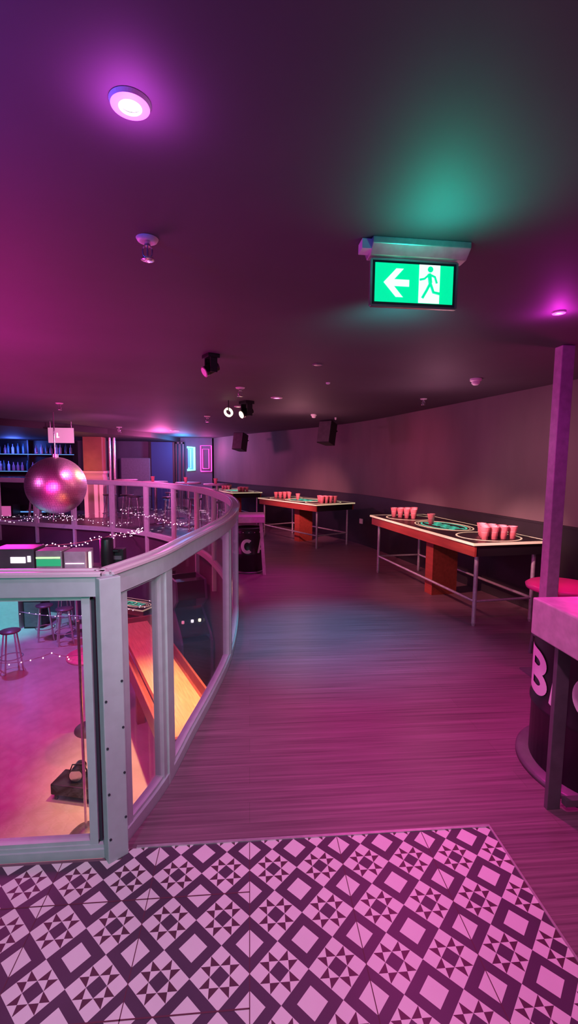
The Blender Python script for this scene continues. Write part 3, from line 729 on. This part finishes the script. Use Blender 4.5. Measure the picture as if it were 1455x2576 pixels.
for p, lab in (((-3.0,11.6,0),'second metal stool from the pillar behind the far railing'),((-2.72,11.15,0),'metal stool behind the far railing, left of the first high table'),
        ((-1.85,10.85,0),'metal stool behind the far railing, beyond the first high table'),((-1.22,10.45,0),'metal stool by the second high table behind the railing'),
        ((-0.62,9.6,0),'metal stool nearest the railing tip on the far walkway'),((-5.6,12.55,0),'metal stool at the bar left of the mirror ball'),
        ((-4.95,12.3,0),'metal stool at the bar right below the mirror ball'),((-2.1,12.6,0),'metal stool in front of the blue panel'),((-1.25,12.4,0),'metal stool in front of the pink neon')):
    dup(ST, p, random.random(), lab)
HT = make_high_table('round high table behind the far railing, nearer the pillar'); HT.location = (-2.3,11.55,0)
dup(HT, (-1.45,11.1,0), 0, 'round high table behind the far railing, nearer the neon signs')
dup(HT, (-0.72,10.35,0), 0, 'round high table closest to the farthest game table')
dup(HT, (-3.35,12.9,0), 0, 'round high table beside the chrome poles')
for (x,y), lab in (((-2.35,11.5),'pink cup on the high table nearer the pillar'),((-1.5,11.05),'pink cup on the high table nearer the neon signs'),((-0.75,10.3),'pink cup on the high table by the farthest game table')):
    place_cup((x,y,1.05), lab, None)

# ------------------------------------------------------------------ lower floor
def low_stool(p, lab): return dup(ST, (p[0],p[1],LOW), random.random(), lab)
low_stool((-4.1,8.05), 'dark stool on the lower floor at the edge of the frame')
low_stool((-4.15,9.5), 'dark stool in the cluster on the lower floor, farthest from the pole')
low_stool((-3.66,9.25), 'dark stool in the middle of the lower-floor cluster')
low_stool((-3.18,9.72), 'dark stool of the lower-floor cluster nearest the corner post')
low_stool((-4.05,10.25), 'dark stool at the back of the lower-floor cluster')
LT = dup(HT, (-3.62,9.78,LOW), 0, 'round high table among the stools on the lower floor')
LT = dup(HT, (-2.12,6.15,LOW), 0, 'round grey table by the slim pole on the lower floor')
t = thing('floor_stand', 'slim bright pole on a round base on the lower floor', 'stand', (-1.57,4.26,LOW))
MB().lathe([(0.0001,0),(.17,0),(.165,.03),(.12,.075),(.04,.10),(0.0001,.105)], n=32).build('base', M['steel_dark'], t)
MB().cyl((0,0,.1),(0,0,2.15),.013,n=12).build('pole', M['chrome'], t)
t = thing('low_bench', 'low dark bench on the lower floor near the slim pole', 'bench', (-1.83,4.86,LOW), math.radians(-14))
MB().box(-.27,.30,-.13,.13,.06,.18).build('seat', M['black'], t, bevel=.01)
for x in (-.22,.26):
    for y in (-.1,.1): MB().box(x-.015,x+.015,y-.015,y+.015,0,.06).build('leg', M['black'], t)
t = thing('par_light', 'round stage light lying on the low bench', 'stage light', (-1.86,4.89,LOW+.181))
MB().cyl((0,-.08,.075),(0,.09,.085),.075,.06,n=24).build('can', M['black_gloss'], t); MB().cyl((0,-.083,.075),(0,-.08,.075),.066,n=24).build('lens', M['chrome'], t)
MB().tube([(-.085,0,.005),(-.088,0,.08),(-.06,0,.15),(.06,0,.15),(.088,0,.08),(.085,0,.005)], .008, 6).build('yoke', M['black'], t)

sd = Vector((-0.40,0.917)).normalized(); sA = Vector((-0.50,4.55)); sL = 3.95; sc = sA + sd*sL/2
t = thing('shuffleboard_table', 'long orange wooden shuffleboard table on the lower floor', 'game table', (sc.x,sc.y,LOW), math.atan2(sd.y,sd.x))
MB().box(-sL/2+.1,sL/2-.1,-.24,.24,.72,.80).build('playing_surface', M['lane'], t)
for s in (-1,1):
    MB().box(-sL/2,sL/2,min(s*.34,s*.37),max(s*.34,s*.37),.62,.84).build('side_rail', M['lane_side'], t, bevel=.006)
    MB().box(-sL/2,sL/2,min(s*.24,s*.34),max(s*.24,s*.34),.66,.69).build('gutter', M['lane_side'], t)
    MB().box(s*(sL/2)-.02,s*(sL/2)+.02,-.37,.37,.62,.86).build('end_rail', M['lane_side'], t)
for x in (-1.5,0.0,1.5):
    for s in (-1,1): MB().box(x-.05,x+.05,s*.25-.05,s*.25+.05,0,.66).build('leg', M['lane_side'], t)
t = thing('arcade_machine', 'dark arcade machine with slanted side beside the orange shuffleboard', 'arcade machine', (-0.985,7.42,LOW), math.radians(22))
prof = [(-.5,0),(.40,0),(.40,1.75),(-.15,1.75),(-.22,1.45),(.05,1.25),(-.42,.95),(-.5,.85)]
for s in (-1,1): MB().xprism(prof, s*.235-.015, s*.235+.015).build('side_panel', mat('violet_panel', (0.10,0.07,0.17), 0.45), t)
MB().box(-.218,.218,.36,.39,0,1.75).box(-.218,.218,-.45,.36,0.02,.85).build('cabinet', M['black'], t)
MB().xprism([(-.42,.93),(-.40,.96),(.07,1.26),(.07,1.22)], -.218,.218).build('control_panel', M['black_gloss'], t)
for x, m_ in ((-.15,G['led_pink']),(.0,G['white']),(.12,G['lens_warm'])): MB().cyl((x,-.2,1.085),(x,-.205,1.12),.022,n=12).build('button', m_, t)
MB().xprism([(-.20,1.46),(-.14,1.74),(.05,1.74),(.05,1.46)], -.218,.218).build('marquee', M['black_gloss'], t)
t = thing('monitor', 'dark square monitor on a wall arm inside the opening', 'monitor', (-1.60,8.62,-0.66), math.radians(-20))
MB().box(-.23,.23,-.03,.03,-.18,.18).build('screen', M['black_gloss'], t); MB().cyl((0,.03,0),(0.06,.16,0),.02,n=10).build('arm', M['black'], t)
t = thing('lower_booth', 'pale booth front lit cyan on the lower floor', 'booth', (-5.6,10.35,LOW))
MB().box(-1.3,.65,-.25,.25,0,.85).build('front', M['rail'], t); MB().box(-1.32,.67,-.28,.28,.85,.92).build('counter', M['steel_dark'], t)
t = thing('speaker_box', 'dark square speaker box beside the cyan booth', 'loudspeaker', (-4.68,10.35,LOW))
MB().box(-.2,.2,-.2,.2,0,.62).build('cabinet', M['black'], t, bevel=.01); MB().box(-.17,.17,-.21,-.2,.04,.58).build('grille', M['steel_dark'], t)

# ------------------------------------------------------------------ shelf of control gear behind the front railing
t = thing('gear_shelf', 'narrow dark shelf of control gear behind the front railing', 'shelf', (-1.25,2.2,0.955))
MB().box(-.65,.55,-.20,.36,-.016,0).build('board', M['steel_dark'], t)
for x in (-.5,.4): MB().cyl((x,-.450,.080),(x,-.17,-.008),.012,n=8).build('bracket', M['black'], t)
def gear(name, label, cat, x, y, w, d, h, body, face=None, fm=None, fname='screen'):
    t = thing(name, label, cat, (x+.035,y,0.9565)); MB().box(-w/2,w/2,-d/2,d/2,0,h).build('case', body, t, bevel=.004)
    if face: 
        for (a,b,c_,e), m_ in zip(face, fm): MB().box(a,b,-d/2-.003,-d/2,c_,e).build(fname, m_, t)
    return t
gear('control_unit', 'control box with white label strip at the frame edge of the gear shelf', 'control box', -1.20, 2.42, .20, .14, .115, M['steel_dark'], [(-.01,.06,.045,.075),(.07,.085,.05,.08)], [G['white'],G['white']], 'label_strip')
gear('control_unit', 'control box with glowing teal face on the gear shelf', 'control box', -1.36, 2.40, .10, .12, .11, M['black'], [(-.04,.04,.02,.09)], [G['teal']])
gear('display_unit', 'small box with green lit screen on the gear shelf', 'display', -1.03, 2.41, .125, .12, .105, M['galv'], [(-.058,.058,.028,.062),(-.06,.055,.066,.074)], [G['screen_green'],G['led_lime']])
gear('control_unit', 'pink-lit box between the green screen and the light bar', 'control box', -0.905, 2.41, .105, .12, .10, M['slab'], [(-.045,.045,.038,.042)], [G['white']], 'light_slot')
gear('light_bar', 'thin upright pale light bar on the gear shelf', 'lamp', -0.835, 2.37, .016, .02, .10, M['white'], [(-.006,.006,.01,.095)], [G['lens_warm']], 'lens')
o = thing('can_light', 'black cylindrical can light at the end of the gear shelf', 'stage light', (-0.75,2.47,0.9565)); MB().lathe([(0.0001,0),(.03,0),(.034,.01),(.034,.14),(.03,.15),(0.0001,.15)], n=24).build('can', M['black'], o); MB().cyl((0.03,0,.08),(.06,0,.08),.008,n=8).build('knob', M['black'], o)
gear('control_unit', 'small dark cube beside the black can light on the gear shelf', 'control box', -0.735, 2.52, .06, .06, .085, M['black'], [(-.02,.02,.03,.05)], [M['steel_dark']], 'grille')

# ------------------------------------------------------------------ fairy lights
bulb_me = None
def garland(pts, label, n, sag):
    global bulb_me
    P = [Vector(p) for p in pts]; path = []
    for a, b in zip(P, P[1:]):
        for k in range(16):
            u = k/16; q = a.lerp(b, u); q.z -= sag*4*u*(1-u); path.append(q)
    path.append(P[-1])
    t = thing('fairy_lights', label, 'string lights', P[0])
    MB().tube(path, 0.004, 5).build('cord', M['galv'], t, world=True)
    L = len(path)-1
    for k in range(n):
        u = (k+random.uniform(.2,.8))/n*L; i = min(int(u), L-1); q = path[i].lerp(path[i+1], u-i)
        q = q + Vector((random.uniform(-.03,.03), random.uniform(-.03,.03), random.uniform(-.045,.03)))
        if bulb_me is None:
            o = MB().sphere((0,0,0), 0.0095, 8, 6).build('bulb', G['bulb'], t); bulb_me = o.data
        else:
            o = bpy.data.objects.new('bulb', bulb_me); COL.objects.link(o); o.parent = t
        o.location = q - P[0]
garland([(-3.4,5.6,0.35),(-2.55,6.0,0.45),(-2.05,7.0,0.42),(-1.95,8.6,0.30),(-2.55,10.0,0.04)], 'string of fairy lights crossing the opening behind the gear shelf', 90, 0.03)
garland([(-5.2,7.8,0.30),(-4.4,8.5,0.45),(-3.95,10.0,0.42),(-4.0,10.85,0.25)], 'string of fairy lights beside and below the mirror ball', 50, 0.03)
garland([(-2.6,10.15,0.2),(-3.8,10.75,0.22),(-4.9,11.2,0.25),(-6.4,11.8,0.2)], 'fairy lights strung along the far railing by the bar', 50, 0.05)
garland([(-1.15,8.35,0.42),(-1.95,9.45,0.45),(-2.8,10.2,0.5)], 'fairy lights strung along the far railing by the high tables', 36, 0.06)
garland([(-4.5,7.0,-1.15),(-3.4,6.4,-1.25),(-2.6,6.1,-1.0),(-2.12,5.88,-0.93)], 'low string of fairy lights leading to the round grey table', 14, 0.04)
garland([(-4.4,9.0,-1.35),(-3.4,9.0,-1.45),(-2.5,8.9,-1.35),(-1.75,8.45,-1.0),(-1.36,8.1,-0.80)], 'string of fairy lights across the back of the lower floor', 34, 0.04)

o = MB().box(-.045,.045,-.008,.008,-.045,.045).build('wall_socket', M['white'], None, at=(2.075,8.42,0.45), rotz=math.radians(-68)); tag(o, 'white socket plate low on the wall beside the middle game table', 'socket')

# ------------------------------------------------------------------ light
def lamp(kind, name, loc, col, watts, target=None, **k):
    d = bpy.data.lights.new(name, kind); d.color = col; d.energy = watts
    for a, v in k.items(): setattr(d, a, v)
    o = bpy.data.objects.new(name, d); COL.objects.link(o); o.location = loc
    if target is not None: o.rotation_euler = (Vector(target)-Vector(loc)).to_track_quat('-Z','Y').to_euler()
    return o
# name: kind, place, aim, colour x watts (r, g, b), settings
LAMPS = {}
def put_lamp(key, kind, loc, rgb, target=None, **k):
    e = max(max(rgb), 1e-6)
    LAMPS[key] = lamp(kind, key, loc, tuple(c/e for c in rgb), e, target, **k)
rd = math.radians
POW = {}
#POWER-BEGIN
POW = {
    'ball_fill_warm': (120, 85, 30),
    'ball_fill_side': (50, 8, 36),
    'ball_fill_pink': (60, 6, 32),
    'apron_fill': (300, 95, 100),
    'cup_fill_mid': (620, 240, 280),
    'rail_fill_side': (110, 118, 122),
    'downlight_lamp': (26, 10, 22),
    'downlight_halo': (2.1, 0.24, 2.5),
    'tile_fill': (104, 33, 72),
    'column_halo': (2.6, 0.09, 2.2),
    'column_lamp': (7.233, 0.317, 7.211),
    'sign_glow': (0.04, 5.8, 3.9),
    'sign_glow_back': (0.3, 7.5, 6.5),
    'blue_lamp': (1.5, 4, 52),
    'pit_bounce_near': (72, 2.2, 40),
    'pit_bounce': (85, 2.2, 36),
    'warm_spot': (135.0, 197.854, 27.0),
    'lane_spot': (1500, 800, 330),
    'cyan_spot': (40.5, 956.939, 827.642),
    'far_rail_wash': (420, 70, 250),
    'scanner_beam': (10, 125, 205),
    'walkway_far': (75, 1.5, 52),
    'walkway_near': (135, 1.5, 64),
    'walkway_purple': (8, 2, 12),
    'wall_wash': (50.78, 2.504, 6.678),
    'wall_wash_warm': (30, 18, 17),
    'cup_fill': (800, 330, 370),
    'cup_fill_far': (1000, 300, 380),
    'ceiling_right': (9, 3.6, 5.4),
    'pillar_red': (8.232, 2.694, 1.252),
    'stool_pink': (10, 0.2, 3.5),
    'ceiling_far': (15, 5.5, 7),
    'ceiling_bar': (9, 1.4, 7),
    'rail_fill': (15.734, 74.184, 66.52),
    'stage_wash.0': (300, 8, 95),
    'stage_wash.1': (272, 8, 40),
    'stage_wash.2': (220, 110, 480),
    'neon_blue_spill': (3, 22, 60),
    'neon_pink_spill': (16, 1.5, 8),
    'bar_blue': (4, 8, 50),
    'far_walk_pink': (120, 18, 66),
}
#POWER-END
def P(key): return POW.get(key, (20, 20, 20))
def spot(key, loc, tgt, size, blend=0.9, soft=0.05): put_lamp(key, 'SPOT', loc, P(key), tgt, spot_size=rd(size), spot_blend=blend, shadow_soft_size=soft)
def point(key, loc, soft=0.03): put_lamp(key, 'POINT', loc, P(key), shadow_soft_size=soft)
spot('downlight_lamp', (-0.266,1.147,2.27), (-0.1,1.0,0), 150, 0.9, 0.03)        # over the entrance tiles
spot('downlight_halo', (-0.266,1.147,2.195), (-0.266,1.147,2.3), 165, 1.0, 0.02)
spot('tile_fill', (0.12,0.25,2.27), (0.35,1.0,0), 140)  # unseen fill added overhead to light the tiles
point('column_halo', (1.603,2.37,2.22), 0.02)
spot('column_lamp', (1.603,2.37,2.27), (1.9,2.4,0), 140, 0.8, 0.03)
spot('sign_glow', (0.62,1.54,2.10), (0.62,1.45,2.3), 165, 1.0, 0.03)  # upward spot added for the sign's green glow on the ceiling
spot('sign_glow_back', (0.76,2.36,2.03), (0.78,2.6,2.3), 130, 1.0, 0.05)  # unseen spot added beyond the sign to green the ceiling there
spot('blue_lamp', (-1.25,0.75,1.95), (-1.0,0.8,2.3), 160, 1.0, 0.06)                                         # unseen upward spot added to turn the ceiling blue; stage lamps follow
for i, (x,y) in enumerate(((-2.2,4.2),(-2.0,7.4),(-4.8,9.0))): spot('stage_wash.%d' % i, (x,y,2.15), (x,y,-2), 100, 0.7, 0.08)
point('pit_bounce_near', (-1.75,3.0,1.25), 0.4)  # added point standing in for pink bounce on the near ceiling
point('pit_bounce', (-3.0,5.6,0.9), 0.4)  # same added bounce, deeper over the opening
spot('warm_spot', (-1.6,3.6,2.15), (-1.80,4.25,-2.1), 22, 1.0)
spot('lane_spot', (-0.9,5.2,2.15), (-0.95,5.4,-1.3), 46, 1.0)
spot('ball_fill_pink', (-2.5,5.4,1.0), (-3.17,7.9,1.0), 24, 0.8, 0.08)  # unseen fill added to brighten the ball with pink
spot('ball_fill_side', (-4.6,6.0,1.6), (-3.17,7.9,1.2), 26, 0.8, 0.08)  # second added fill, on the ball's other side
spot('ball_fill_warm', (-1.2,9.2,2.2), (-3.17,7.9,1.3), 26, 0.8, 0.08)  # added fill for the yellowish edge of the ball
spot('cyan_spot', (-5.4,8.4,1.9), (-5.5,10.2,-1.7), 40, 0.9)
spot('far_rail_wash', (-2.3,7.2,1.9), (-3.0,10.4,0.75), 95, 0.8, 0.1)
spot('scanner_beam', (0.2,4.0,2.2), (0.72,3.9,0), 62, 1.0)
spot('walkway_far', (0.3,5.9,2.2), (0.35,5.7,0), 70, 1.0)
spot('walkway_near', (0.9,2.7,2.2), (1.25,2.35,0), 90, 1.0)
spot('walkway_purple', (0.1,2.6,2.25), (0.15,2.4,0), 90, 1.0)
spot('apron_fill', (-0.35,4.3,1.9), (1.9,5.1,0.62), 42, 1.0, 0.06)  # unseen fill added to lift the dim red apron
spot('wall_wash', (0.3,6.2,2.2), (2.5,6.9,0.9), 80, 1.0, 0.08)
spot('wall_wash_warm', (0.9,4.4,2.22), (2.95,4.3,1.1), 70, 1.0, 0.08)
spot('cup_fill', (0.1,2.7,2.1), (2.40,4.25,0.88), 20, 1.0, 0.06)  # unseen narrow fill added to brighten the nearest cups
spot('cup_fill_mid', (0.1,3.4,2.1), (2.05,6.0,0.86), 18, 1.0, 0.06)  # added fill for the far cups of the nearest table
spot('cup_fill_far', (-0.3,5.6,2.0), (1.0,8.9,0.86), 30, 1.0, 0.08)  # added fill for the cups of the middle table
point('ceiling_right', (1.9,4.6,1.75), 0.06)
point('neon_blue_spill', (-2.0,14.1,2.0), 0.2)
point('neon_pink_spill', (-1.3,14.3,1.9), 0.15)
point('bar_blue', (-6.9,14.3,1.95), 0.2)
point('far_walk_pink', (-2.3,12.4,1.9), 0.15)
point('pillar_red', (-4.3,12.2,1.4), 0.1)
point('stool_pink', (2.45,3.15,1.30), 0.04)  # hidden point added above the pink seat to brighten it
point('ceiling_far', (0.75,7.2,1.7), 0.1)  # unseen point added to lift the far ceiling
point('ceiling_bar', (-2.2,8.6,1.5), 0.1)
spot('rail_fill_side', (0.7,-0.1,2.2), (-0.30,2.5,0.7), 34, 0.9, 0.15)  # unseen fill added for the side rail and its posts
spot('rail_fill', (-1.0,-0.9,1.9), (-0.5,1.8,0.6), 66, 0.8, 0.15)                # pale fill added behind the camera to neutralise the front rail

w = bpy.data.worlds.new('world'); SC.world = w; w.use_nodes = True
w.node_tree.nodes['Background'].inputs[0].default_value = (0.02,0.012,0.02,1); w.node_tree.nodes['Background'].inputs[1].default_value = 0.15
SC.view_settings.view_transform = 'Standard'; SC.view_settings.look = 'None'; SC.view_settings.gamma = 1.0
SC.view_settings.exposure = 0.0; SC.view_settings.use_curve_mapping = False
